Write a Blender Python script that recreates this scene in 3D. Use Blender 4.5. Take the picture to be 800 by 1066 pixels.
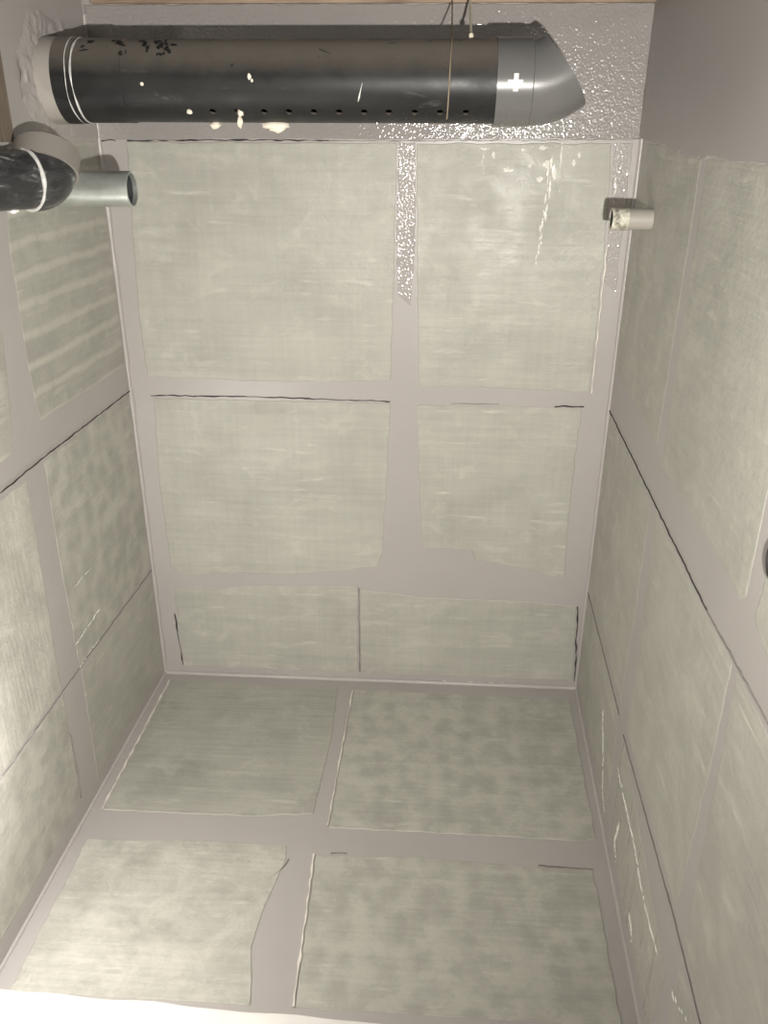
import bpy, bmesh, math, random
from mathutils import Vector, Matrix, noise

S = bpy.context.scene
for o in list(bpy.data.objects):
    bpy.data.objects.remove(o)
COL = S.collection
random.seed(7)

# ------------------------------------------------------------------ camera
CAM_H, PITCH, YAW, ROLL, F_PX = 1.2187, 0.4290, -0.0568, 0.0048, 872.63
cam = bpy.data.cameras.new('camera')
cam.sensor_fit = 'VERTICAL'
cam.sensor_height = 36.0
cam.lens = F_PX / 1066.0 * 36.0
cam.clip_start = 0.02
cam_o = bpy.data.objects.new('camera', cam)
COL.objects.link(cam_o)
fw = Vector((math.sin(YAW) * math.cos(PITCH), math.cos(YAW) * math.cos(PITCH), -math.sin(PITCH)))
rt = Vector((math.cos(YAW), -math.sin(YAW), 0))
up = rt.cross(fw)
rt2 = rt * math.cos(ROLL) + up * math.sin(ROLL)
up2 = -rt * math.sin(ROLL) + up * math.cos(ROLL)
m = Matrix((rt2, up2, -fw)).transposed().to_4x4()
m.translation = Vector((0, 0, CAM_H))
cam_o.matrix_world = m
S.camera = cam_o

# ------------------------------------------------------------------ light
S.view_settings.view_transform = 'Standard'
S.view_settings.look = 'None'
S.view_settings.gamma = 1.0
S.view_settings.use_curve_mapping = False
S.view_settings.exposure = 0.0
w = bpy.data.worlds.new('world')
S.world = w
w.use_nodes = True
w.node_tree.nodes['Background'].inputs[0].default_value = (0.95, 0.93, 0.92, 1)
w.node_tree.nodes['Background'].inputs[1].default_value = 0.09


def lamp(name, loc, power, radius, color, kind='POINT'):
    l = bpy.data.lights.new(name, kind)
    l.energy = power
    l.shadow_soft_size = radius
    l.color = color
    o = bpy.data.objects.new(name, l)
    o.location = loc
    COL.objects.link(o)
    return o


t = lamp('hand_torch', (0.14, 0.12, 1.065), 86.0, 0.012, (1.0, 0.965, 0.90), 'SPOT')
t.data.spot_size = math.radians(158)
t.data.spot_blend = 1.0
t.rotation_euler = Vector((-0.40, 1.50, 0.22)).to_track_quat('-Z', 'Y').to_euler()
lamp('added_low_lamp', (-0.580, 0.775, 0.385), 8.5, 0.02, (1.0, 0.97, 0.93))  # unseen lamp, added to whiten the lower left wall, floor and kerb

# ------------------------------------------------------------------ room frame (metres)
D, XL, YL, YR = 1.6775, -0.6322, -0.0326, -0.0320
XR = XL + 1.0
TOP = 1.47
FRONT_T = 2.05          # distance of the front wall from the back wall


class Plane:
    def __init__(self, o, a, b, n):
        self.o, self.a, self.b, self.n = Vector(o), Vector(a), Vector(b), Vector(n).normalized()

    def __call__(self, u, v, h=0.0):
        return self.o + self.a * u + self.b * v + self.n * h


BACK = Plane((0, D, 0), (1, 0, 0), (0, 0, 1), (0, -1, 0))
LEFT = Plane((XL, D, 0), (YL, -1, 0), (0, 0, 1), (1, YL, 0))
RIGHT = Plane((XR, D, 0), (YR, -1, 0), (0, 0, 1), (-1, -YR, 0))
FLOOR = Plane((0, 0, 0), (1, 0, 0), (0, 1, 0), (0, 0, 1))


# ------------------------------------------------------------------ materials
def new_mat(name):
    mt = bpy.data.materials.new(name)
    mt.use_nodes = True
    nt = mt.node_tree
    return mt, nt, nt.nodes['Principled BSDF']


def N(nt, typ, **kw):
    n = nt.nodes.new(typ)
    for k, v in kw.items():
        setattr(n, k, v)
    return n


def coords(nt, scale=(1, 1, 1), rot=(0, 0, 0)):
    tc = N(nt, 'ShaderNodeTexCoord')
    mp = N(nt, 'ShaderNodeMapping')
    mp.inputs['Scale'].default_value = scale
    mp.inputs['Rotation'].default_value = rot
    nt.links.new(tc.outputs['Object'], mp.inputs['Vector'])
    return mp.outputs[0]


def noise_tex(nt, vec, scale, detail=4, rough=0.55, dist=0.0):
    n = N(nt, 'ShaderNodeTexNoise')
    n.inputs['Scale'].default_value = scale
    n.inputs['Detail'].default_value = detail
    n.inputs['Roughness'].default_value = rough
    n.inputs['Distortion'].default_value = dist
    nt.links.new(vec, n.inputs['Vector'])
    return n.outputs['Fac']


def ramp(nt, fac, stops):
    r = N(nt, 'ShaderNodeValToRGB')
    e = r.color_ramp.elements
    while len(e) < len(stops):
        e.new(0.5)
    for i, (p, c) in enumerate(stops):
        e[i].position = p
        if not hasattr(c, '__len__'):
            c = (c, c, c)
        e[i].color = (*c, 1)
    nt.links.new(fac, r.inputs['Fac'])
    return r.outputs['Color']


def mix(nt, fac, a, b, mode='MIX'):
    n = N(nt, 'ShaderNodeMix', data_type='RGBA', blend_type=mode)
    for s, v in ((n.inputs[0], fac), (n.inputs[6], a), (n.inputs[7], b)):
        if hasattr(v, 'default_value') or hasattr(v, 'is_linked'):
            nt.links.new(v, s)
        elif hasattr(v, '__len__'):
            s.default_value = (*v, 1)
        else:
            s.default_value = v
    return n.outputs[2]


def math_n(nt, op, a, b=None):
    n = N(nt, 'ShaderNodeMath', operation=op)
    for s, v in zip(n.inputs, (a, b)):
        if v is None:
            continue
        if hasattr(v, 'is_linked'):
            nt.links.new(v, s)
        else:
            s.default_value = v
    return n.outputs[0]


def bump(nt, b, h, strength, dist):
    n = N(nt, 'ShaderNodeBump')
    n.inputs['Strength'].default_value = strength
    n.inputs['Distance'].default_value = dist
    nt.links.new(h, n.inputs['Height'])
    nt.links.new(n.outputs[0], b.inputs['Normal'])


def panel_material(name, base, weave, pattern=None, gloss=(0.34, 0.6), drips=False, white=0.0, dark=0.88):
    """Cement-faced board: weave streaks, trowel smears, blotches."""
    mt, nt, b = new_mat(name)
    v = coords(nt)
    blotch = noise_tex(nt, v, 7, 5, 0.6, 0.3)
    c_dark = tuple(x * dark for x in base)
    c_lite = tuple(min(1, x * 1.07) for x in base)
    col = ramp(nt, blotch, [(0.30, c_dark), (0.55, base), (0.75, c_lite)])
    s1 = noise_tex(nt, coords(nt, weave), 1.0, 3, 0.5)
    col = mix(nt, 0.28, col, ramp(nt, s1, [(0.30, 0.42), (0.7, 0.58)]), 'OVERLAY')
    swap = (weave[2], weave[1], weave[0]) if weave[1] == weave[0] or True else weave
    s2 = noise_tex(nt, coords(nt, swap), 1.0, 3, 0.5)
    col = mix(nt, 0.18, col, ramp(nt, s2, [(0.30, 0.42), (0.7, 0.58)]), 'OVERLAY')
    # pale smears of thin coating
    sm = noise_tex(nt, coords(nt, (1, 1, 1.6)), 13, 6, 0.65, 0.6)
    smf = ramp(nt, sm, [(0.54, 0.0), (0.70, 0.6)])
    col = mix(nt, smf, col, tuple(min(1, x * 1.24) for x in base))
    # short pale trowel dashes along the weave
    ds = noise_tex(nt, coords(nt, tuple(9 if x < 50 else 62 for x in weave)), 1.0, 4, 0.6, 0.3)
    col = mix(nt, ramp(nt, ds, [(0.61, 0.0), (0.72, 0.55)]), col, tuple(min(1, x * 1.42) for x in base))
    if pattern == 'rows':            # trowel rows left by the adhesive
        wv = N(nt, 'ShaderNodeTexWave', wave_type='BANDS', bands_direction='Z')
        wv.inputs['Scale'].default_value = 6.7
        wv.inputs['Distortion'].default_value = 1.2
        wv.inputs['Detail'].default_value = 3
        wv.inputs['Detail Scale'].default_value = 2.0
        nt.links.new(coords(nt), wv.inputs['Vector'])
        rf = ramp(nt, wv.outputs['Fac'], [(0.70, 0.0), (0.99, 0.55)])
        col = mix(nt, rf, col, (0.54, 0.52, 0.46))
        dk = ramp(nt, noise_tex(nt, coords(nt, (1, 1, 0.6)), 30, 4, 0.7), [(0.55, 0.0), (0.72, 0.35)])
        col = mix(nt, dk, col, tuple(x * 0.72 for x in base))
    if pattern == 'dabs':            # rows of adhesive dabs showing through
        vo = N(nt, 'ShaderNodeTexVoronoi', feature='SMOOTH_F1')
        vo.inputs['Scale'].default_value = 23
        vo.inputs['Randomness'].default_value = 0.55
        nt.links.new(coords(nt, (1, 1, 1)), vo.inputs['Vector'])
        nn = math_n(nt, 'ADD', vo.outputs['Distance'], math_n(nt, 'MULTIPLY', noise_tex(nt, v, 48, 6, 0.75), 0.9))
        rf = ramp(nt, nn, [(0.62, 0.62), (0.88, 0.0)])
        col = mix(nt, rf, col, tuple(x * 0.78 for x in base))
        col = mix(nt, ramp(nt, nn, [(0.88, 0.0), (1.0, 0.6)]), col, tuple(min(1, x * 1.15) for x in base))
    rough = noise_tex(nt, coords(nt, (1, 1, 1)), 11, 5, 0.65, 0.4)
    rr = ramp(nt, rough, [(0.35, gloss[0]), (0.62, gloss[1])])
    if drips:                        # glossy clear runs of sealer down the face
        d1 = noise_tex(nt, coords(nt, (30, 30, 2.2)), 1.0, 4, 0.7, 0.4)
        rr = mix(nt, ramp(nt, d1, [(0.55, 0.0), (0.60, 1.0)]), rr, (0.12, 0.12, 0.12))
    if white:  # glare put into the board colour as pale blotches
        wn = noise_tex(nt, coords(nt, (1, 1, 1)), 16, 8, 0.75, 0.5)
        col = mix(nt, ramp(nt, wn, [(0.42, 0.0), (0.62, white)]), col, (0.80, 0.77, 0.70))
    nt.links.new(col, b.inputs['Base Color'])
    nt.links.new(rr, b.inputs['Roughness'])
    b.inputs['Specular IOR Level'].default_value = 0.5
    h = math_n(nt, 'ADD', math_n(nt, 'MULTIPLY', s1, 0.5), math_n(nt, 'MULTIPLY', noise_tex(nt, v, 70, 6, 0.7), 0.8))
    bump(nt, b, h, 0.35, 0.004)
    return mt


PANEL = (0.402, 0.393, 0.345)
WV_BACK, WV_FLOOR = (5, 5, 110), (5, 110, 5)
M = {}
M['panel'] = panel_material('pale_cement_board', PANEL, WV_BACK)
M['panel_drips'] = panel_material('sealer_run_cement_board', PANEL, WV_BACK, drips=True)
M['panel_rows'] = panel_material('trowel_row_cement_board', tuple(x * 0.94 for x in PANEL), WV_BACK, 'rows')
M['panel_floor'] = panel_material('floor_cement_board', tuple(x * 0.94 for x in PANEL), WV_FLOOR, dark=0.8)
M['panel_dabs'] = panel_material('dabbed_cement_board', tuple(x * 1.0 for x in PANEL), WV_FLOOR, 'dabs')
M['panel_wall_dabs'] = panel_material('dabbed_wall_board', PANEL, WV_BACK, 'dabs')
M['panel_gloss_glare'] = panel_material('glossy_glare_painted_board', tuple(x * 1.0 for x in PANEL), WV_FLOOR, gloss=(0.22, 0.5), white=0.22, dark=0.8)


def coat_material(name, base, rough, scale, strength, dist, var=0.93, detail=3):
    mt, nt, b = new_mat(name)
    v = coords(nt)
    col = ramp(nt, noise_tex(nt, v, 5, 4, 0.6), [(0.3, tuple(x * var for x in base)), (0.7, base)])
    nt.links.new(col, b.inputs['Base Color'])
    b.inputs['Roughness'].default_value = rough
    h = math_n(nt, 'ADD', noise_tex(nt, v, scale, detail, 0.6), math_n(nt, 'MULTIPLY', noise_tex(nt, v, scale * 0.2, 3, 0.6), 0.6))
    bump(nt, b, h, strength, dist)
    return mt


COAT = (0.405, 0.378, 0.360)
M['coat'] = coat_material('grey_sealing_coat', COAT, 0.38, 60, 0.15, 0.002)
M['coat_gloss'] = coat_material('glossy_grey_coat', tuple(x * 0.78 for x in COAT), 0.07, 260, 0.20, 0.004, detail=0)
M['coat_band'] = coat_material('shiny_grey_coat', COAT, 0.07, 235, 0.27, 0.004, detail=0)
M['coat_dark'] = coat_material('upper_grey_coat', tuple(x * 0.82 for x in COAT), 0.42, 60, 0.15, 0.002)
M['coat_rough'] = coat_material('trowelled_grey_coat', tuple(x * 1.02 for x in COAT), 0.35, 45, 0.6, 0.006)
M['bead'] = coat_material('sealant_bead', tuple(x * 1.05 for x in COAT), 0.3, 90, 0.4, 0.003)
M['edge_glint'] = coat_material('painted_edge_highlight', (0.72, 0.68, 0.60), 0.35, 90, 0.4, 0.003)


def simple(name, col, rough, metal=0.0, var=0.15, scale=20, bstr=0.1, bscale=60, stretch=(1, 1, 1)):
    mt, nt, b = new_mat(name)
    v = coords(nt, stretch)
    n = noise_tex(nt, v, scale, 5, 0.6)
    nt.links.new(ramp(nt, n, [(0.3, tuple(x * (1 - var) for x in col)), (0.7, tuple(min(1, x * (1 + var)) for x in col))]), b.inputs['Base Color'])
    b.inputs['Roughness'].default_value = rough
    b.inputs['Metallic'].default_value = metal
    bump(nt, b, noise_tex(nt, v, bscale, 4, 0.6), bstr, 0.002)
    return mt


M['gap'] = simple('black_joint', (0.035, 0.032, 0.028), 0.9)
M['gap_grey'] = simple('grey_joint', (0.20, 0.185, 0.165), 0.8)
M['timber'] = simple('weathered_timber', (0.36, 0.26, 0.19), 0.7, var=0.35, scale=3, stretch=(3, 30, 30), bstr=0.4)
M['timber_dark'] = simple('damp_timber', (0.17, 0.135, 0.10), 0.7, var=0.35, scale=3, stretch=(30, 30, 3), bstr=0.4)
M['kerb'] = simple('white_kerb_paint', (0.80, 0.775, 0.74), 0.45, var=0.05, bstr=0.3)
M['grey_pvc'] = simple('grey_plastic', (0.145, 0.142, 0.138), 0.27, var=0.06, bstr=0.03)
M['grey_paint'] = simple('grey_painted_plastic', (0.37, 0.345, 0.31), 0.45, var=0.05, bstr=0.15)
M['elbow_paint'] = simple('dark_grey_paint', (0.25, 0.23, 0.205), 0.4, var=0.08, bstr=0.1)
M['glue'] = simple('white_glue', (0.62, 0.61, 0.59), 0.3, var=0.25, scale=60, bstr=0.4)
M['foam'] = simple('cream_foam', (0.80, 0.74, 0.62), 0.6, var=0.06, bstr=0.4)
M['white_mark'] = simple('white_mark', (0.85, 0.84, 0.80), 0.4, var=0.02)
M['tar'] = simple('black_tar', (0.014, 0.013, 0.012), 0.6)
M['glint'] = simple('painted_glint', (0.78, 0.765, 0.70), 0.12, var=0.06, bstr=0.5, bscale=120)  # whitish colour standing in for specular glints
M['string'] = simple('brown_string', (0.27, 0.21, 0.15), 0.8)
M['cord'] = simple('cream_cord', (0.72, 0.67, 0.52), 0.7)
M['bore'] = simple('dark_bore', (0.035, 0.04, 0.042), 0.6)


def black_pvc():
    mt, nt, b = new_mat('black_plastic')
    v = coords(nt)
    base = ramp(nt, noise_tex(nt, v, 14, 5, 0.6), [(0.3, (0.014, 0.014, 0.0142)), (0.75, (0.026, 0.0255, 0.025))])
    # real dust on what faces up
    g = N(nt, 'ShaderNodeNewGeometry')
    sp = N(nt, 'ShaderNodeSeparateXYZ')
    nt.links.new(g.outputs['Normal'], sp.inputs[0])
    nz = math_n(nt, 'ADD', sp.outputs['Z'], math_n(nt, 'MULTIPLY', noise_tex(nt, v, 25, 5, 0.7), 0.25))
    dust = ramp(nt, nz, [(0.22, 0.0), (1.10 - 0.12, 0.72)])
    col = mix(nt, dust, base, (0.235, 0.205, 0.17))
    # scuffs
    sc = noise_tex(nt, coords(nt, (9, 40, 40)), 1.0, 5, 0.7, 0.8)
    col = mix(nt, ramp(nt, sc, [(0.62, 0.0), (0.78, 0.22)]), col, (0.35, 0.34, 0.32))
    # fingermarks / tar smudges
    sm = noise_tex(nt, coords(nt, (1, 1, 1)), 34, 5, 0.7, 0.6)
    col = mix(nt, ramp(nt, sm, [(0.63, 0.0), (0.68, 0.9)]), col, (0.022, 0.021, 0.020))
    nt.links.new(col, b.inputs['Base Color'])
    nt.links.new(ramp(nt, noise_tex(nt, v, 18, 4, 0.6), [(0.3, 0.34), (0.7, 0.55)]), b.inputs['Roughness'])
    b.inputs['Specular IOR Level'].default_value = 0.35
    bump(nt, b, noise_tex(nt, v, 80, 4, 0.6), 0.06, 0.002)
    return mt


M['black'] = black_pvc()


def streaky_black():
    mt, nt, b = new_mat('brushed_black_plastic')
    sc = noise_tex(nt, coords(nt, (26, 26, 70), (0.5, 0.4, 0.3)), 1.0, 4, 0.65, 0.6)
    col = ramp(nt, sc, [(0.45, (0.030, 0.030, 0.031)), (0.60, (0.06, 0.06, 0.06)), (0.70, (0.36, 0.355, 0.35))])
    nt.links.new(col, b.inputs['Base Color'])
    b.inputs['Roughness'].default_value = 0.3
    return mt


M['streaky'] = streaky_black()


def galvanised():
    mt, nt, b = new_mat('galvanised_steel')
    v = coords(nt)
    col = ramp(nt, noise_tex(nt, v, 28, 5, 0.6), [(0.3, (0.50, 0.535, 0.50)), (0.7, (0.66, 0.69, 0.65))])
    nt.links.new(col, b.inputs['Base Color'])
    b.inputs['Metallic'].default_value = 0.75
    nt.links.new(ramp(nt, noise_tex(nt, v, 40, 4, 0.6), [(0.3, 0.30), (0.7, 0.46)]), b.inputs['Roughness'])
    return mt


M['zinc'] = galvanised()


def messy_paint():
    mt, nt, b = new_mat('patchy_cream_paint')
    n = noise_tex(nt, coords(nt), 90, 5, 0.7, 0.5)
    col = ramp(nt, n, [(0.38, (0.17, 0.16, 0.13)), (0.50, (0.46, 0.44, 0.36)), (0.62, (0.68, 0.65, 0.56))])
    nt.links.new(col, b.inputs['Base Color'])
    b.inputs['Roughness'].default_value = 0.4
    bump(nt, b, n, 0.5, 0.003)
    return mt


M['messy'] = messy_paint()


# ------------------------------------------------------------------ mesh helpers
def link(name, bm, mat, parent=None, smooth=False):
    bmesh.ops.recalc_face_normals(bm, faces=bm.faces)
    me = bpy.data.meshes.new(name)
    bm.to_mesh(me)
    bm.free()
    if smooth:
        for p in me.polygons:
            p.use_smooth = True
        me.set_sharp_from_angle(angle=math.radians(40))
    me.materials.append(mat)
    o = bpy.data.objects.new(name, me)
    COL.objects.link(o)
    if parent:
        o.parent = parent
    return o


def thing(name, label, cat, group=None, o=None):
    if o is None:
        o = bpy.data.objects.new(name, None)
        o.empty_display_size = 0.02
        COL.objects.link(o)
    o['label'] = label
    o['category'] = cat
    if group:
        o['group'] = group
    return o


def structure(o, label=None, cat=None):
    o['kind'] = 'structure'
    if label:
        o['label'] = label
        o['category'] = cat
    return o


def add_box(bm, lo, hi):
    vs = [bm.verts.new((x, y, z)) for x in (lo[0], hi[0]) for y in (lo[1], hi[1]) for z in (lo[2], hi[2])]
    for f in ((0, 1, 3, 2), (4, 6, 7, 5), (0, 4, 5, 1), (2, 3, 7, 6), (0, 2, 6, 4), (1, 5, 7, 3)):
        bm.faces.new([vs[i] for i in f])


def slab(pl, u0, u1, v0, v1, thick):
    """Box whose front face lies on the plane and whose body goes behind it."""
    bm = bmesh.new()
    f = [bm.verts.new(pl(u, v)) for u, v in ((u0, v0), (u1, v0), (u1, v1), (u0, v1))]
    k = [bm.verts.new(pl(u, v, -thick)) for u, v in ((u0, v0), (u1, v0), (u1, v1), (u0, v1))]
    bm.faces.new(f)
    bm.faces.new(k[::-1])
    for i in range(4):
        j = (i + 1) % 4
        bm.faces.new((f[i], k[i], k[j], f[j]))
    return bm


def rough_outline(poly, step, amp, seed):
    out = []
    n = len(poly)
    for i in range(n):
        a, b = Vector(poly[i]), Vector(poly[(i + 1) % n])
        d = b - a
        k = max(1, int(d.length / step))
        nn = Vector((-d.y, d.x)).normalized()
        for j in range(k):
            p = a + d * (j / k)
            if j:
                p = p + nn * amp * 2 * noise.noise(Vector((p.x * 38 + seed * 7.3, p.y * 38, seed)))
            out.append(p)
    return out


def plate(pl, poly, thick, seed, step=0.012, amp=0.0016, inset=0.0012):
    """A board with slightly wavering edges, proud of the plane by `thick`."""
    pts = rough_outline(poly, step, amp, seed)
    n = len(pts)
    area = sum(pts[i].x * pts[(i + 1) % n].y - pts[(i + 1) % n].x * pts[i].y for i in range(n))
    if area < 0:
        pts.reverse()
    ins = []
    for i in range(n):
        d = (pts[(i + 1) % n] - pts[i - 1])
        nn = Vector((-d.y, d.x)).normalized()
        ins.append(pts[i] + nn * inset)
    bm = bmesh.new()
    r0 = [bm.verts.new(pl(p.x, p.y, -0.002)) for p in pts]
    r1 = [bm.verts.new(pl(p.x, p.y, thick - min(inset, thick) * 0.7)) for p in pts]
    r2 = [bm.verts.new(pl(p.x, p.y, thick)) for p in ins]
    for a, b in ((r0, r1), (r1, r2)):
        for i in range(n):
            j = (i + 1) % n
            bm.faces.new((a[i], a[j], b[j], b[i]))
    bm.faces.new(r2)
    bm.faces.new(r0[::-1])
    return bm


def crack(pl, line, width, seed, lo=0.0, thick=0.0016):
    """Open joint drawn as a ragged dark seam along a polyline."""
    pts = []
    for i in range(len(line) - 1):
        a, b = Vector(line[i]), Vector(line[i + 1])
        k = max(2, int((b - a).length / 0.008))
        pts += [(a + (b - a) * (j / k), (b - a).normalized()) for j in range(k)]
    pts.append((Vector(line[-1]), pts[-1][1]))
    bm = bmesh.new()
    prev = None
    for p, d in pts:
        nn = Vector((-d.y, d.x))
        wob = nn * 0.0022 * noise.noise(Vector((p.x * 60, p.y * 60, seed)))
        wd = width * max(lo, 0.55 + 1.1 * noise.noise(Vector((p.x * 45 + seed, p.y * 45, 3.1)))) * 0.5
        q = p + wob
        cur = [bm.verts.new(pl(*(q - nn * wd), -0.001)), bm.verts.new(pl(*(q - nn * wd), thick)),
               bm.verts.new(pl(*(q + nn * wd), thick)), bm.verts.new(pl(*(q + nn * wd), -0.001))]
        if prev:
            for i in range(3):
                bm.faces.new((prev[i], cur[i], cur[i + 1], prev[i + 1]))
        prev = cur
    return bm


def tube(bm, pts, radii, seg=24, cap=True, frame=None):
    """Sweep a circle along a list of points (radius per point)."""
    rings = []
    n = len(pts)
    pts = [Vector(p) for p in pts]
    ref = Vector((0, 0, 1))
    t0 = (pts[1] - pts[0]).normalized()
    if abs(t0.dot(ref)) > 0.95:
        ref = Vector((0, 1, 0))
    x = t0.cross(ref).normalized()
    for i in range(n):
        a = pts[i] - pts[i - 1] if i else pts[1] - pts[0]
        c = pts[i + 1] - pts[i] if i < n - 1 else a
        if a.length < 1e-7:
            a = c
        if c.length < 1e-7:
            c = a
        t = (a.normalized() + c.normalized()).normalized()
        x = (x - t * x.dot(t)).normalized()
        y = t.cross(x)
        r = radii[i] if hasattr(radii, '__len__') else radii
        rings.append([bm.verts.new(pts[i] + (x * math.cos(2 * math.pi * k / seg) + y * math.sin(2 * math.pi * k / seg)) * r) for k in range(seg)])
    for i in range(n - 1):
        for k in range(seg):
            j = (k + 1) % seg
            bm.faces.new((rings[i][k], rings[i][j], rings[i + 1][j], rings[i + 1][k]))
    if cap:
        bm.faces.new(rings[0][::-1])
        bm.faces.new(rings[-1])
    return rings


def hollow(bm, a, b, r, ri, seg=40):
    """Pipe wall from a to b, open bore, rounded mouth at b."""
    a, b = Vector(a), Vector(b)
    d = (b - a).normalized()
    w_ = (r - ri)
    pts = [a, b - d * w_ * 0.3, b, b, b - d * w_ * 0.3, a]
    rad = [r, r, r - w_ * 0.3, ri + w_ * 0.3, ri, ri]
    ax = d.cross(Vector((0, 0, 1)) if abs(d.z) < 0.9 else Vector((0, 1, 0))).normalized()
    ay = d.cross(ax)
    rings = []
    for p, q in zip(pts, rad):
        rings.append([bm.verts.new(p + (ax * math.cos(2 * math.pi * k / seg) + ay * math.sin(2 * math.pi * k / seg)) * q) for k in range(seg)])
    for i in range(len(rings)):
        A, B_ = rings[i], rings[(i + 1) % len(rings)]
        for k in range(seg):
            j = (k + 1) % seg
            bm.faces.new((A[k], A[j], B_[j], B_[k]))


def arc(start, d0, d1, radius, n=12):
    """Points on a circular bend from direction d0 to d1 starting at start."""
    d0, d1 = Vector(d0).normalized(), Vector(d1).normalized()
    ang = d0.angle(d1)
    side = (d1 - d0 * d1.dot(d0)).normalized()
    c = Vector(start) + side * radius
    return [c + (-side * math.cos(ang * i / n) + d0 * math.sin(ang * i / n)) * radius for i in range(n + 1)]


# ------------------------------------------------------------------ structure
wall_back = structure(link('wall_back', slab(BACK, XL - 0.08, XR + 0.1, -0.05, TOP, 0.06), M['coat']),
                      'back wall of the grey sealed tank, lined with six pale boards', 'wall')
wall_left = structure(link('wall_left', slab(LEFT, -0.02, FRONT_T, -0.05, TOP, 0.06), M['coat']),
                      'left wall of the grey sealed tank, under the black elbow', 'wall')
wall_right = structure(link('wall_right', slab(RIGHT, -0.02, FRONT_T, -0.05, TOP, 0.06), M['coat']),
                       'right wall of the grey sealed tank, dark grey along its top', 'wall')
floor = structure(link('floor', slab(FLOOR, XL - 0.08, XR + 0.1, D - FRONT_T - 0.06, D + 0.05, 0.05), M['coat']),
                  'grey sealed tank floor with four pale boards', 'floor')
bm = bmesh.new()
add_box(bm, (XL - 0.1, D - FRONT_T - 0.06, -0.05), (XR + 0.1, D - FRONT_T, TOP))
structure(link('wall_front', bm, M['coat']), 'plain grey front wall of the tank behind the viewer', 'wall')

# boards: outlines in metres on each wall plane (u along the wall, v up; x, y on the floor)
BACK_BOARDS = [
    ('panel', [(-0.581, 1.194), (-0.074, 1.195), (-0.077, 1.006), (-0.083, 0.748), (-0.296, 0.740), (-0.592, 0.746), (-0.594, 0.889)]),
    ('panel', [(-0.039, 1.194), (0.314, 1.196), (0.322, 1.022), (0.322, 0.884), (0.323, 0.732), (0.14, 0.737), (-0.025, 0.737)]),
    ('panel', [(-0.584, 0.700), (-0.084, 0.699), (-0.086, 0.592), (-0.093, 0.48), (-0.098, 0.35), (-0.11, 0.313), (-0.316, 0.284), (-0.461, 0.284), (-0.564, 0.274), (-0.588, 0.296), (-0.592, 0.5)]),
    ('panel', [(-0.029, 0.696), (0.162, 0.698), (0.311, 0.697), (0.309, 0.603), (0.308, 0.423), (0.313, 0.299), (0.263, 0.307), (0.226, 0.318), (0.11, 0.340), (0.101, 0.362), (0.004, 0.366), (-0.006, 0.356), (-0.017, 0.464)]),
    ('panel', [(-0.587, 0.24), (-0.37, 0.254), (-0.156, 0.259), (-0.155, 0.022), (-0.583, 0.021)]),
    ('panel', [(-0.149, 0.252), (-0.006, 0.236), (0.225, 0.235), (0.346, 0.227), (0.359, 0.022), (-0.149, 0.018)]),
]
LEFT_BOARDS = [
    ('panel_rows', [(0.012, 1.194), (0.352, 1.194), (0.388, 1.057), (0.394, 0.908), (0.393, 0.808), (0.384, 0.776), (0.012, 0.772)]),
    ('panel', [(0.462, 1.19), (0.90, 1.19), (0.90, 0.765), (0.57, 0.752), (0.490, 0.757), (0.474, 0.803), (0.455, 0.923), (0.452, 1.06)]),
    ('panel_wall_dabs', [(0.397, 0.709), (0.012, 0.709), (0.012, 0.296), (0.400, 0.298), (0.405, 0.55)]),
    ('panel_gloss_glare', [(0.462, 0.702), (0.467, 0.581), (0.475, 0.300), (0.90, 0.294), (0.90, 0.702)]),
    ('panel_wall_dabs', [(0.472, 0.288), (0.478, 0.215), (0.482, 0.046), (0.597, 0.040), (0.90, 0.042), (0.90, 0.286)]),
    ('panel', [(0.395, 0.285), (0.014, 0.280), (0.016, 0.026), (0.406, 0.030)]),
]
RIGHT_BOARDS = [
    ('panel', [(0.012, 1.197), (0.178, 1.195), (0.28, 1.188), (0.433, 1.182), (0.435, 1.105), (0.424, 0.775), (0.012, 0.781)]),
    ('panel', [(0.468, 1.185), (0.884, 1.185), (0.886, 0.889), (0.887, 0.770), (0.872, 0.758), (0.822, 0.763), (0.678, 0.761), (0.470, 0.754), (0.468, 0.911)]),
    ('panel', [(0.920, 1.185), (1.34, 1.185), (1.34, 0.755), (0.972, 0.747), (0.922, 0.760)]),
    ('panel', [(0.012, 0.686), (0.386, 0.680), (0.440, 0.672), (0.446, 0.459), (0.434, 0.290), (0.012, 0.280)]),
    ('panel', [(0.480, 0.680), (0.784, 0.683), (0.886, 0.686), (0.890, 0.57), (0.876, 0.294), (0.508, 0.288), (0.500, 0.488)]),
    ('panel', [(0.906, 0.686), (1.34, 0.692), (1.34, 0.290), (0.923, 0.286), (0.916, 0.428), (0.91, 0.609)]),
    ('panel', [(0.012, 0.256), (0.200, 0.260), (0.430, 0.256), (0.442, 0.189), (0.450, 0.044), (0.189, 0.030), (0.012, 0.034)]),
    ('panel_drips', [(0.495, 0.254), (0.650, 0.222), (0.853, 0.188), (0.886, 0.17), (0.870, 0.036), (0.729, 0.030), (0.513, 0.044), (0.505, 0.083)]),
    ('panel', [(0.925, 0.256), (1.34, 0.256), (1.34, 0.04), (0.931, 0.044)]),
]
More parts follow.
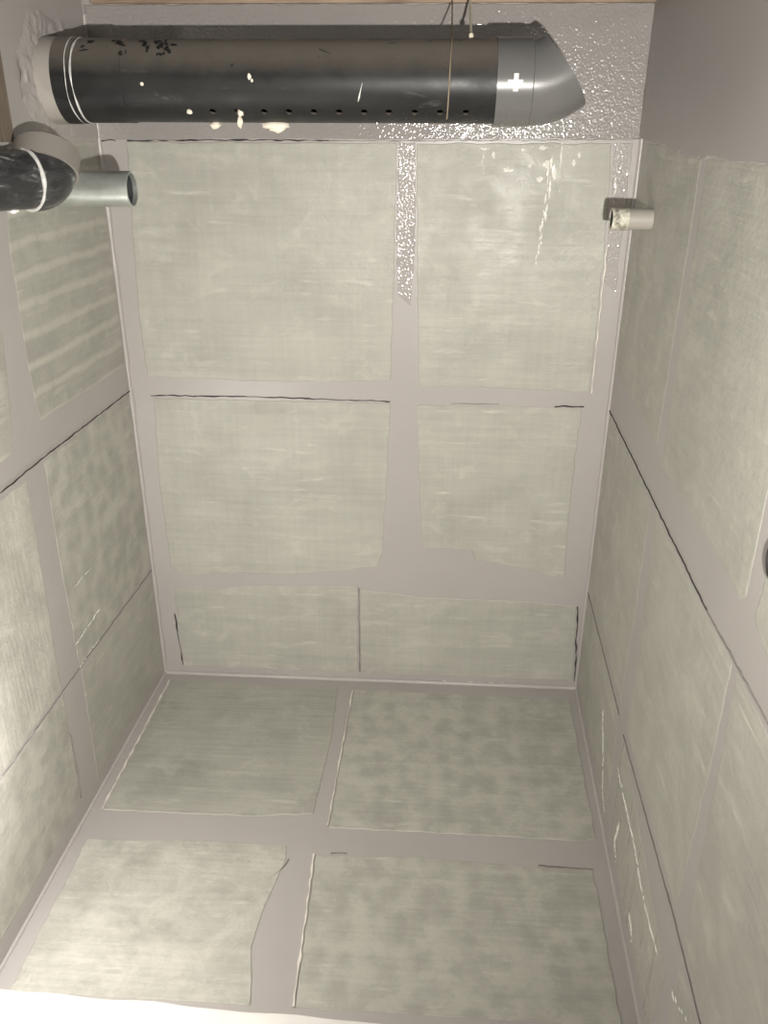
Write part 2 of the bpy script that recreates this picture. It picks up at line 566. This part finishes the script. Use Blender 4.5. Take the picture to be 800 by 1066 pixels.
FLOOR_BOARDS = [
    ('panel_floor', [(-0.608, 1.646), (-0.202, 1.642), (-0.196, 1.454), (-0.206, 1.233), (-0.338, 1.220), (-0.618, 1.219)]),
    ('panel_dabs', [(-0.162, 1.638), (0.346, 1.630), (0.336, 1.204), (0.308, 1.197), (0.124, 1.2), (-0.170, 1.200)]),
    ('panel_gloss_glare', [(-0.622, 1.145), (-0.386, 1.153), (-0.244, 1.151), (-0.241, 1.113), (-0.26, 1.018), (-0.267, 0.939), (-0.249, 0.838), (-0.626, 0.838)]),
    ('panel_dabs', [(-0.187, 1.132), (0.027, 1.14), (0.062, 1.136), (0.318, 1.128), (0.316, 1.03), (0.312, 0.882), (0.312, 0.838), (-0.179, 0.838), (-0.183, 0.999)]),
]
sd = 0
for pl, wall, boards, th in ((BACK, wall_back, BACK_BOARDS, 0.0012), (LEFT, wall_left, LEFT_BOARDS, 0.0005),
                             (RIGHT, wall_right, RIGHT_BOARDS, 0.0004), (FLOOR, floor, FLOOR_BOARDS, 0.0014)):
    for mk, poly in boards:
        sd += 1
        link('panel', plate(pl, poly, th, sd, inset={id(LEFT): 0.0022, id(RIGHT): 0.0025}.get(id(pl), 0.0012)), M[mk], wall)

# heavier coat along the top of each wall, with a ragged lower lip
pts = [(-0.628, 1.200), (-0.581, 1.198), (-0.33, 1.201), (-0.072, 1.200), (0.181, 1.203), (0.362, 1.205), (0.362, 1.414), (-0.628, 1.414)]
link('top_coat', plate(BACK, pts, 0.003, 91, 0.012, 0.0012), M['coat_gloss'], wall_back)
pts = [(0.006, 1.204), (0.172, 1.199), (0.278, 1.191), (0.437, 1.184), (0.52, 1.188), (0.615, 1.185), (0.706, 1.186),
       (1.0, 1.188), (1.6, 1.19), (1.6, 1.46), (0.006, 1.46)]
link('top_coat', plate(RIGHT, pts, 0.007, 92, 0.012, 0.003), M['coat_dark'], wall_right)
pts = [(0.006, 1.199), (0.33, 1.199), (1.6, 1.197), (1.6, 1.46), (0.006, 1.46)]
link('top_coat', plate(LEFT, pts, 0.003, 93, 0.012, 0.002), M['coat'], wall_left)

for i, pts in enumerate(([(-0.072, 1.196), (-0.041, 1.196), (-0.037, 1.02), (-0.045, 0.90), (-0.068, 0.92), (-0.075, 1.02)],
                         [(0.318, 1.197), (0.352, 1.197), (0.352, 0.93), (0.328, 0.95), (0.326, 1.03)])):
    link('shiny_coat_band', plate(BACK, pts, 0.0008, 95 + i, 0.012, 0.002), M['coat_band'], wall_back)

# open joints
for pl, wall, ln, wd, mk, lo in (
        (BACK, wall_back, [(-0.578, 1.1965), (-0.33, 1.1985), (-0.20, 1.198)], 0.0034, 'gap', 0.1),
        (BACK, wall_back, [(-0.20, 1.198), (-0.072, 1.198), (0.181, 1.2005), (0.362, 1.203)], 0.0018, 'gap_grey', 0.1),
        (BACK, wall_back, [(-0.628, 1.196), (-0.60, 1.196)], 0.002, 'gap', 0.0),
        (BACK, wall_back, [(-0.589, 0.705), (-0.49, 0.7062)], 0.0036, 'gap', 0.2),
        (BACK, wall_back, [(-0.49, 0.7062), (-0.358, 0.707), (-0.084, 0.703)], 0.0024, 'gap', 0.1),
        (BACK, wall_back, [(0.043, 0.702), (0.142, 0.702)], 0.0012, 'gap_grey', 0.1),
        (BACK, wall_back, [(0.255, 0.701), (0.315, 0.7005)], 0.0030, 'gap', 0.3),
        (BACK, wall_back, [(-0.592, 0.170), (-0.586, 0.024)], 0.0030, 'gap', 0.15),
        (BACK, wall_back, [(0.350, 0.227), (0.3625, 0.022)], 0.0048, 'gap', 0.2),
        (BACK, wall_back, [(-0.1525, 0.256), (-0.152, 0.024)], 0.0030, 'gap_grey', 0.5),
        (LEFT, wall_left, [(0.90, 0.712), (0.544, 0.712), (0.401, 0.715), (0.006, 0.715)], 0.0020, 'gap', 0.0),
        (LEFT, wall_left, [(0.006, 0.290), (0.40, 0.294), (0.69, 0.292)], 0.0008, 'gap_grey', 0.0),
        (LEFT, wall_left, [(0.479, 0.2), (0.482, 0.051)], 0.002, 'gap_grey', 0.1),
        (RIGHT, wall_right, [(0.006, 0.695), (0.375, 0.692), (0.781, 0.689)], 0.0012, 'gap', 0.0),
        (RIGHT, wall_right, [(0.781, 0.689), (0.998, 0.698), (1.3, 0.698)], 0.0012, 'gap_grey', 0.0),
        (RIGHT, wall_right, [(0.012, 0.270), (0.443, 0.268)], 0.0012, 'gap_grey', 0.3),
        (RIGHT, wall_right, [(0.49, 0.262), (0.88, 0.278), (1.019, 0.272)], 0.0020, 'gap_grey', 0.2),
        (FLOOR, floor, [(-0.235, 1.120), (-0.243, 1.10), (-0.262, 1.075)], 0.002, 'gap_grey', 0.2),
        (FLOOR, floor, [(-0.16, 1.139), (-0.13, 1.14)], 0.003, 'gap_grey', 0.4),
        (FLOOR, floor, [(0.22, 1.134), (0.318, 1.131)], 0.003, 'gap_grey', 0.4)):
    sd += 1
    link('joint_gap', crack(pl, ln, wd, sd, lo, 0.0018), M[mk], wall)

# pale strips that paint the lit highlight along board edges
for pl, wall, ln, wd in (
        (FLOOR, floor, [(-0.612, 1.646), (-0.622, 1.219)], 0.0050),
        (FLOOR, floor, [(-0.166, 1.633), (-0.174, 1.205)], 0.0034),
        (FLOOR, floor, [(-0.191, 1.134), (-0.187, 0.999), (-0.183, 0.838)], 0.0042),
        (BACK, wall_back, [(0.326, 1.02), (0.327, 0.73)], 0.0030)):
    sd += 1
    link('edge_highlight', crack(pl, ln, wd, sd, 0.3, 0.0028), M['edge_glint'], wall)


# pale blobs and trails that paint specular glints onto the walls
rs = random.Random(11)


def glint_blob(bm, pl, u, v, ru, rv, h, seed):
    n_ = 16
    c_ = bm.verts.new(pl(u, v, h))
    rim = []
    for k in range(n_):
        a = 2 * math.pi * k / n_
        q = 0.55 + 0.75 * rs.random()
        rim.append(bm.verts.new(pl(u + math.cos(a) * ru * q, v + math.sin(a) * rv * q, 0.0006)))
    for k in range(n_):
        bm.faces.new((c_, rim[k], rim[(k + 1) % n_]))


for u, v, ru, rv in ((0.200, 1.16, 0.009, 0.012), (0.188, 1.135, 0.010, 0.008), (0.215, 1.145, 0.007, 0.018), (0.130, 1.150, 0.013, 0.006),
                     (0.170, 1.158, 0.006, 0.006), (0.085, 1.186, 0.012, 0.004), (0.103, 1.176, 0.005, 0.009), (0.190, 1.188, 0.011, 0.005),
                     (0.250, 1.162, 0.006, 0.010), (0.258, 1.176, 0.005, 0.006), (0.156, 1.185, 0.005, 0.004)):
    bm = bmesh.new()
    glint_blob(bm, BACK, u, v, ru, rv, 0.0024, 1)
    link('glint_patch', bm, M['glint'], wall_back)
def run(pl, wall, ln, wd, n_, stretch=2.2, taper=True):
    bm = bmesh.new()
    pts = [Vector(p) for p in ln]
    for k in range(n_):
        f = (k + 0.5 * rs.random()) / n_ * (len(pts) - 1)
        a = min(int(f), len(pts) - 2)
        p = pts[a].lerp(pts[a + 1], f - a)
        r = wd * (1.15 - 0.75 * k / n_ if taper else 1.0) * rs.uniform(0.35, 1.0)
        d = (pts[a + 1] - pts[a]).normalized()
        q = p + Vector((-d.y, d.x)) * wd * rs.uniform(-0.5, 0.5)
        glint_blob(bm, pl, q.x, q.y, r * (0.45 + stretch * abs(d.x)), r * (0.45 + stretch * abs(d.y)), 0.0018, k)
    link('glint_run', bm, M['glint'], wall)


run(BACK, wall_back, [(0.206, 1.165), (0.206, 1.09), (0.200, 1.045), (0.194, 0.975)], 0.0085, 34)
run(BACK, wall_back, [(0.082, 1.19), (0.086, 1.13)], 0.004, 7)
run(BACK, wall_back, [(0.225, 1.19), (0.227, 1.10)], 0.005, 9)
run(BACK, wall_back, [(0.09, 1.190), (0.27, 1.189)], 0.004, 12, 1.5, False)
run(BACK, wall_back, [(0.327, 1.19), (0.330, 1.09)], 0.004, 9, 2.0, False)
run(BACK, wall_back, [(0.05, 0.006), (0.30, 0.005)], 0.0028, 9, 2.5, False)
run(RIGHT, wall_right, [(0.315, 0.170), (0.36, 0.12), (0.403, 0.05), (0.445, 0.040)], 0.006, 18)
run(RIGHT, wall_right, [(0.49, 0.185), (0.574, 0.178), (0.661, 0.178), (0.73, 0.160), (0.85, 0.165)], 0.006, 26, 2.2, False)
run(RIGHT, wall_right, [(0.552, 0.113), (0.54, 0.063), (0.573, 0.046)], 0.006, 10)
run(RIGHT, wall_right, [(0.699, 0.06), (0.73, 0.042)], 0.006, 5)
run(RIGHT, wall_right, [(0.925, 0.19), (0.985, 0.23)], 0.004, 5)
run(LEFT, wall_left, [(0.369, 0.45), (0.295, 0.45)], 0.0026, 9, 2.5, False)
run(LEFT, wall_left, [(0.393, 0.346), (0.284, 0.354)], 0.0030, 12, 2.5, False)
run(LEFT, wall_left, [(0.4, 0.295), (0.303, 0.299)], 0.0030, 8, 2.5, False)

# coved sealant in the corners
def bead(name, a, b, r, mat, amp=0.35, seed=1):
    a, b = Vector(a), Vector(b)
    n = max(4, int((b - a).length / 0.02))
    pts = [a + (b - a) * (i / n) for i in range(n + 1)]
    rad = [r * (1 + amp * noise.noise(Vector((i * 0.37, seed, 0)))) for i in range(n + 1)]
    bm = bmesh.new()
    tube(bm, pts, rad, 10)
    return structure(link(name, bm, mat, None, True))


cl, cr = BACK(XL, 0), BACK(XR, 0)
fl, fr = LEFT(0.85, 0), RIGHT(0.85, 0)
bead('trim_1', cl, cl + Vector((0, 0, 1.40)), 0.006, M['bead'], 0.6, 2)
bead('trim_2', cr, cr + Vector((0, 0, 1.40)), 0.0055, M['bead'], 0.3, 3)
bead('trim_3', cl, cr, 0.007, M['bead'], 0.3, 4)
bead('trim_4', cl, fl, 0.005, M['bead'], 0.25, 5)
bead('trim_5', cr, fr, 0.004, M['bead'], 0.25, 6)

# timber edging over the back wall, batten on the left wall, white kerb at the front
bm = bmesh.new()
add_box(bm, (XL + 0.02, D - 0.012, 1.415), (XR - 0.004, D + 0.03, 1.468))
structure(link('trim_6', bm, M['timber']), 'weathered timber edging along the top of the back wall', 'timber')
bm = bmesh.new()
pts = [LEFT(t, z, h) for t in (0.338, 0.40) for z in (1.198, 1.465) for h in (0.0, 0.010)]
vs = [bm.verts.new(p) for p in pts]
for f in ((0, 1, 3, 2), (4, 6, 7, 5), (0, 4, 5, 1), (2, 3, 7, 6), (0, 2, 6, 4), (1, 5, 7, 3)):
    bm.faces.new([vs[i] for i in f])
structure(link('trim_7', bm, M['timber_dark']), 'damp timber batten on the left wall above the black elbow', 'timber')

bm = bmesh.new()                       # kerb with a worn, rounded top edge
n = 48
prev = None
for i in range(n + 1):
    x = XL - 0.02 + (1.04) * i / n
    y = 0.832 - 0.031 * (x + 0.638) + 0.003 * noise.noise(Vector((x * 14, 0, 4)))
    h = 0.022 + 0.003 * noise.noise(Vector((x * 9, 3, 0)))
    prof = [(y, 0.0), (y - 0.001, h * 0.6), (y - 0.006, h * 0.92), (y - 0.014, h), (y - 0.13, h), (y - 0.13, 0.0)]
    cur = [bm.verts.new((x, a, b)) for a, b in prof]
    if prev:
        for k in range(len(cur)):
            j = (k + 1) % len(cur)
            bm.faces.new((prev[k], prev[j], cur[j], cur[k]))
    else:
        bm.faces.new(cur)
    prev = cur
bm.faces.new(prev[::-1])
structure(link('trim_8', bm, M['kerb'], None, True), 'low white kerb across the front of the tank floor', 'kerb')

# trowelled sealant mound where the big pipe enters the left wall
bm = bmesh.new()
nu, nv = 44, 36
grid = []
for i in range(nu + 1):
    row = []
    for j in range(nv + 1):
        t, z = 0.008 + 0.272 * i / nu, 1.200 + 0.185 * j / nv
        d = math.hypot((t - 0.165) / 0.115, (z - 1.293) / 0.090)
        e = d + 0.30 * noise.noise(Vector((t * 22, z * 22, 9)))
        k = max(0.0, min(1.0, (1.15 - e) / 0.25))
        h = k * (0.003 + 0.003 * noise.noise(Vector((t * 90, z * 50, 1))) + 0.003 * noise.noise(Vector((t * 200, z * 160, 5)))) - (0.0 if k > 0 else 0.004)
        row.append(bm.verts.new(LEFT(t, z, 0.002 + h)))
    grid.append(row)
for i in range(nu):
    for j in range(nv):
        bm.faces.new((grid[i][j], grid[i + 1][j], grid[i + 1][j + 1], grid[i][j + 1]))
link('sealant_mound', bm, M['coat_rough'], wall_left, True)

# ------------------------------------------------------------------ big perforated pipe
PY, PZ, PR = D - 0.17, 1.287, 0.0605
pipe = thing('drain_pipe', 'long black perforated pipe across the back wall with grey angled end', 'pipe')
pipe.location = (XL, PY, PZ)
bpy.context.view_layer.update()


def pp(name, bm, mat, parent=None, smooth=True):
    o = link(name, bm, mat, parent or pipe, smooth)
    if (parent or pipe) is pipe:
        o.matrix_parent_inverse = Matrix.Translation(pipe.location).inverted()
    return o


HOLES = [-0.400, -0.361, -0.321, -0.278, -0.238, -0.198, -0.158, -0.118, -0.079, -0.038, 0.002, 0.0425]
HA = math.radians(48)
hdir = Vector((0, -math.cos(HA), -math.sin(HA)))


def on_pipe(x, deg, r=PR):
    """Point on the pipe at x, `deg` below the side that faces the viewer."""
    a = math.radians(deg)
    return Vector((x, PY - math.cos(a) * r, PZ - math.sin(a) * r))


bm = bmesh.new()
seg, ri = 96, PR - 0.004
hollow(bm, (-0.612, PY, PZ), (0.11, PY, PZ), PR, ri, seg)
bmesh.ops.recalc_face_normals(bm, faces=bm.faces)
me = bpy.data.meshes.new('tmp')
bm.to_mesh(me)
bm.free()
body = bpy.data.objects.new('tmp', me)
COL.objects.link(body)
bm = bmesh.new()
for x in HOLES:
    c = Vector((x, PY, PZ))
    tube(bm, [c + hdir * (PR - 0.012), c + hdir * (PR + 0.01)], 0.0056, 16)
bmesh.ops.recalc_face_normals(bm, faces=bm.faces)
me2 = bpy.data.meshes.new('tmp2')
bm.to_mesh(me2)
bm.free()
cut = bpy.data.objects.new('tmp2', me2)
COL.objects.link(cut)
mod = body.modifiers.new('holes', 'BOOLEAN')
mod.object = cut
mod.operation = 'DIFFERENCE'
mod.solver = 'EXACT'
dg = bpy.context.evaluated_depsgraph_get()
res = bpy.data.meshes.new_from_object(body.evaluated_get(dg))
bpy.data.objects.remove(body)
bpy.data.objects.remove(cut)
bm = bmesh.new()
bm.from_mesh(res)
pp('pipe_body', bm, M['black'])

# wall stub painted grey, black coupling with glue rings
wx = XL + 0.0055
bm = bmesh.new()
tube(bm, [(wx - 0.03, PY, PZ), (wx, PY, PZ), (-0.608, PY, PZ)], [PR + 0.004, PR + 0.004, PR + 0.003], 64)
pp('wall_collar', bm, M['grey_paint'])
bm = bmesh.new()
tube(bm, [(-0.612, PY, PZ), (-0.610, PY, PZ), (-0.5795, PY, PZ), (-0.5775, PY, PZ)], [PR + 0.001, PR + 0.0035, PR + 0.003, PR], 64)
pp('coupling', bm, M['black'])
bm = bmesh.new()
tube(bm, [(-0.577, PY, PZ), (-0.500, PY, PZ), (-0.4985, PY, PZ)], [PR + 0.0014, PR + 0.0014, PR], 64)
pp('coupling_sleeve', bm, M['black'])


def ring(x, r, w_, seed):
    bm = bmesh.new()
    n = 64
    loops = []
    for k in range(n):
        a = 2 * math.pi * k / n
        rad = w_ * (0.8 + 0.7 * noise.noise(Vector((math.cos(a) * 2.2, math.sin(a) * 2.2, seed))))
        c = Vector((x + 0.002 * noise.noise(Vector((math.cos(a) * 1.5, math.sin(a) * 1.5, seed + 4))), PY + math.cos(a) * r, PZ + math.sin(a) * r))
        d = Vector((0, math.cos(a), math.sin(a)))
        loops.append([bm.verts.new(c + (Vector((1, 0, 0)) * math.cos(q) + d * math.sin(q)) * rad) for q in [2 * math.pi * i / 8 for i in range(8)]])
    for k in range(n):
        A, B_ = loops[k], loops[(k + 1) % n]
        for i in range(8):
            j = (i + 1) % 8
            bm.faces.new((A[i], A[j], B_[j], B_[i]))
    return bm


pp('glue_ring', ring(-0.5765, PR + 0.001, 0.0020, 1), M['glue'])
pp('glue_ring', ring(-0.586, PR + 0.003, 0.0010, 2), M['glue'])

# grey elbow at the right end: socket, then a mitred bend turning up
elb = bpy.data.objects.new('elbow', None)
elb.empty_display_size = 0.02
COL.objects.link(elb)
elb.parent = pipe
elb['label'] = 'grey plastic angled end of the black pipe, with a white mark and a painted highlight'
bm = bmesh.new()
hollow(bm, (0.088, PY, PZ - 0.001), (0.1445, PY, PZ - 0.001), PR + 0.0035, PR - 0.002, 64)
e1 = link('socket', bm, M['grey_pvc'], elb, True)
a = math.radians(39)
d1 = Vector((math.cos(a), 0.05, math.sin(a)))
pts = arc((0.1465, PY, PZ - 0.001), (1, 0, 0), d1, 0.076, 14)
bm = bmesh.new()
rings = tube(bm, [Vector((0.140, PY, PZ - 0.001))] + pts, PR + 0.002, 64, cap=False)
inner = tube(bm, [Vector((0.140, PY, PZ - 0.001))] + pts, PR - 0.003, 64, cap=False)
for A, B_ in ((rings[0], inner[0]), (rings[-1], inner[-1])):
    for k in range(64):
        j = (k + 1) % 64
        bm.faces.new((A[k], A[j], B_[j], B_[k]))
e2 = link('elbow_bend', bm, M['grey_pvc'], elb, True)
# white upright mark on the socket, crossed by a painted highlight streak
bm = bmesh.new()


def mark_patch(bm, x0, x1, d0, d1, r):
    n = 6
    prev = None
    for i in range(n + 1):
        dg_ = d0 + (d1 - d0) * i / n
        cur = [bm.verts.new(on_pipe(x0, dg_, r)), bm.verts.new(on_pipe(x1, dg_, r)),
               bm.verts.new(on_pipe(x1, dg_, r - 0.0012)), bm.verts.new(on_pipe(x0, dg_, r - 0.0012))]
        if prev:
            for k in range(4):
                j = (k + 1) % 4
                bm.faces.new((prev[k], prev[j], cur[j], cur[k]))
        else:
            bm.faces.new(cur[::-1])
        prev = cur
    bm.faces.new(prev)


RS = PR + 0.0035 + 0.0006
cx, cd = 0.1165, 3.0
mark_patch(bm, cx - 0.0035, cx + 0.0035, cd - 11, cd + 11, RS)
mark_patch(bm, cx - 0.0125, cx - 0.0034, cd - 3.3, cd + 3.3, RS)  # side bars paint the highlight streak
mark_patch(bm, cx + 0.0034, cx + 0.0105, cd - 3.3, cd + 3.3, RS)
e3 = link('mark_and_highlight', bm, M['white_mark'], elb, True)
e3['label'] = 'white upright mark with a painted highlight across it'
for e in (e1, e2, e3):
    e.matrix_parent_inverse = Matrix.Translation(pipe.location).inverted()


# foam drips from the holes and chips of foam on the pipe
def blob(bm, c, sx, sy, sz, seed):
    r = bmesh.ops.create_icosphere(bm, subdivisions=2, radius=1.0)
    for v in r['verts']:
        k = 1 + 0.35 * noise.noise(v.co * 1.6 + Vector((seed, 0, 0)))
        v.co = Vector((v.co.x * sx * k, v.co.y * sy * k, v.co.z * sz * k)) + Vector(c)


bm = bmesh.new()
blob(bm, on_pipe(-0.317, 50), 0.0050, 0.004, 0.006, 1)
blob(bm, on_pipe(-0.3205, 62) + Vector((0, -0.001, -0.006)), 0.0046, 0.004, 0.010, 2)
pp('foam_drip', bm, M['foam'])
bm = bmesh.new()
blob(bm, on_pipe(-0.268, 84) + Vector((0, 0.0, -0.004)), 0.026, 0.007, 0.006, 3)
blob(bm, on_pipe(-0.264, 84) + Vector((0, 0.0, -0.009)), 0.012, 0.006, 0.006, 4)
pp('foam_drip', bm, M['foam'])
bm = bmesh.new()
blob(bm, on_pipe(-0.366, 84) + Vector((0, 0, -0.004)), 0.008, 0.005, 0.006, 5)
pp('foam_drip', bm, M['foam'])
bm = bmesh.new()
blob(bm, on_pipe(-0.399, 49, PR - 0.001), 0.0052, 0.003, 0.004, 6)
pp('foam_drip', bm, M['foam'])
bm = bmesh.new()
blob(bm, on_pipe(-0.4655, 6, PR), 0.0028, 0.001, 0.0028, 7)
pp('foam_drip', bm, M['foam'])
bm = bmesh.new()
blob(bm, on_pipe(-0.295, -4, PR), 0.003, 0.001, 0.0045, 8)
blob(bm, on_pipe(-0.291, 1, PR), 0.002, 0.001, 0.003, 9)
pp('foam_drip', bm, M['foam'])
bm = bmesh.new()
tube(bm, [on_pipe(-0.1265, 30, PR), on_pipe(-0.1245, 23, PR + 0.0003), on_pipe(-0.122, 14, PR), on_pipe(-0.119, 4, PR)], [0.0004, 0.0014, 0.0006, 0.0003], 8)
pp('paint_scratch', bm, M['white_mark'])

rs = random.Random(3)
for x0, x1, n_ in ((-0.565, -0.545, 6), (-0.515, -0.475, 9), (-0.472, -0.415, 16)):
    bm = bmesh.new()
    for i in range(n_):
        x, dg_ = rs.uniform(x0, x1), rs.uniform(-66, -34)
        hw, hd = rs.uniform(0.002, 0.008), rs.uniform(2.0, 8)
        c_ = bm.verts.new(on_pipe(x, dg_, PR + 0.0022))
        rim = []
        for k in range(14):
            a = 2 * math.pi * k / 14
            q = 0.35 + 0.9 * rs.random()
            rim.append(bm.verts.new(on_pipe(x + math.cos(a) * hw * q, dg_ + math.sin(a) * hd * q, PR + 0.0012)))
        for k in range(14):
            bm.faces.new((c_, rim[k], rim[(k + 1) % 14]))
    o = pp('tar_smudge', bm, M['tar'])

# ------------------------------------------------------------------ string and cord over the pipe
pts = [Vector((0.0175, D - 0.0135, 1.43)), Vector((0.0178, D - 0.016, 1.4165))]
for dg_ in range(-78, 66, 6):
    pts.append(on_pipe(0.0172 - 0.004 * (dg_ + 78) / 144, dg_, PR + 0.0016))
bm = bmesh.new()
tube(bm, pts, 0.0012, 8)
thing('string', 'thin brown string draped over the black pipe near its grey end', 'string', None, link('string', bm, M['string'], None, True))
bm = bmesh.new()
top = Vector((0.047, PY, PZ + PR + 0.0045))
tube(bm, [Vector((0.047, D - 0.0145, 1.43)), Vector((0.047, D - 0.05, 1.409)), Vector((0.0475, PY + 0.05, 1.374)), top], [0.0022, 0.0021, 0.0021, 0.0022], 10)
cord = thing('cord', 'short cream cord with a knotted end touching the black pipe', 'cord', None, link('cord', bm, M['cord'], None, True))
bm = bmesh.new()
blob(bm, top, 0.0046, 0.0046, 0.0042, 3)
link('knot', bm, M['cord'], cord, True)

# ------------------------------------------------------------------ galvanised pipe, left wall
SY, SZ, SR = D - 0.25, 1.1275, 0.0275
steel = thing('steel_pipe', 'galvanised steel pipe stub with an open end behind the black elbow', 'pipe')
steel.location = (XL, SY, SZ)
bm = bmesh.new()
hollow(bm, (-0.66, SY, SZ), (-0.4925, SY, SZ), SR, SR - 0.0032, 56)
o = link('pipe_body', bm, M['zinc'], steel, True)
o.matrix_parent_inverse = Matrix.Translation(steel.location).inverted()
bm = bmesh.new()
hollow(bm, (-0.655, SY, SZ), (-0.500, SY, SZ), SR - 0.0031, SR - 0.0042, 56)
o = link('pipe_bore', bm, M['bore'], steel, True)
o.matrix_parent_inverse = Matrix.Translation(steel.location).inverted()
o['label'] = 'dark inside of the steel pipe'

# ------------------------------------------------------------------ black elbow, left wall
EY, EZ, ER = D - 0.38, 1.148, 0.040
elbow = thing('elbow_pipe', 'black pipe with an elbow turning up, at the left edge', 'pipe')
elbow.location = (XL, EY, EZ)


def ep(name, bm, mat):
    o = link(name, bm, mat, elbow, True)
    o.matrix_parent_inverse = Matrix.Translation(elbow.location).inverted()
    return o


C0 = Vector((-0.596, EY - 0.01, EZ))
d0, d1 = Vector((0.56, 0.83, 0)).normalized(), Vector((-0.04, 0.58, 0.78)).normalized()
ES = ER + 0.004
bm = bmesh.new()
tube(bm, [C0 - d0 * 0.13, C0 + d0 * 0.004], ER, 48)
ep('pipe_body', bm, M['streaky'])
pts = arc(C0 + d0 * 0.004, d0, d1, 0.034, 14)
bm = bmesh.new()
tube(bm, [C0 - d0 * 0.002, C0] + pts + [pts[-1] + d1 * 0.002], [ER + 0.001] + [ES] * 17, 56)
ep('elbow_bend', bm, M['streaky'])
bm = bmesh.new()
hollow(bm, pts[-1] - d1 * 0.008, pts[-1] + d1 * 0.028, ES + 0.0035, ER - 0.002, 56)
ep('elbow_socket', bm, M['elbow_paint'])
bm = bmesh.new()
n = 56
loops = []
sx = d0.cross(Vector((0, 0, 1)))
for k in range(n):
    a = 2 * math.pi * k / n
    rad = 0.0030 * (0.9 + 0.8 * noise.noise(Vector((math.cos(a) * 2.2, math.sin(a) * 2.2, 8.3))))
    d = sx * math.cos(a) + Vector((0, 0, 1)) * math.sin(a)
    c = C0 - d0 * 0.003 + d * (ER + 0.0012)
    loops.append([bm.verts.new(c + (d0 * math.cos(q) + d * math.sin(q)) * rad) for q in [2 * math.pi * i / 8 for i in range(8)]])
for k in range(n):
    A, B_ = loops[k], loops[(k + 1) % n]
    for i in range(8):
        j = (i + 1) % 8
        bm.faces.new((A[i], A[j], B_[j], B_[i]))
ep('glue_ring', bm, M['glue'])
bm = bmesh.new()
blob(bm, C0 - d0 * 0.035 + Vector((0, 0, -ER - 0.001)), 0.008, 0.006, 0.004, 4)
ep('glue_drip', bm, M['glue'])

# ------------------------------------------------------------------ small painted outlet, right wall
OY, OZ, OR_ = D - 0.17, 1.082, 0.0172
outlet = thing('outlet_pipe', 'short grey painted pipe stub with crusty cream end on the right wall', 'pipe')
outlet.location = (XR, OY, OZ)


def op(name, bm, mat):
    o = link(name, bm, mat, outlet, True)
    o.matrix_parent_inverse = Matrix.Translation(outlet.location).inverted()
    return o


bm = bmesh.new()
hollow(bm, (0.385, OY, OZ), (0.3195, OY, OZ), OR_, OR_ - 0.003, 40)
op('pipe_body', bm, M['grey_paint'])
bm = bmesh.new()
hollow(bm, (0.322, OY, OZ), (0.2945, OY, OZ), OR_ + 0.0006, OR_ - 0.003, 40)
op('crusted_end', bm, M['messy'])
bm = bmesh.new()
hollow(bm, (0.38, OY, OZ), (0.2960, OY, OZ), OR_ - 0.0028, OR_ - 0.004, 40)
op('pipe_bore', bm, M['bore'])

# ------------------------------------------------------------------ dark pipe socket at the right edge
c = RIGHT(0.953, 0.846)
nn = RIGHT.n
sock = thing('pipe_socket', 'small dark round pipe socket in the right wall at the edge of view', 'pipe')
sock.location = c
bm = bmesh.new()
hollow(bm, c - nn * 0.02, c + nn * 0.008, 0.021, 0.016, 36)
o = link('socket_ring', bm, M['tar'], sock, True)
o.matrix_parent_inverse = Matrix.Translation(c).inverted()
bm = bmesh.new()
tube(bm, [c - nn * 0.02, c + nn * 0.006], 0.0158, 24)
o = link('socket_plug', bm, M['bore'], sock, True)
o.matrix_parent_inverse = Matrix.Translation(c).inverted()
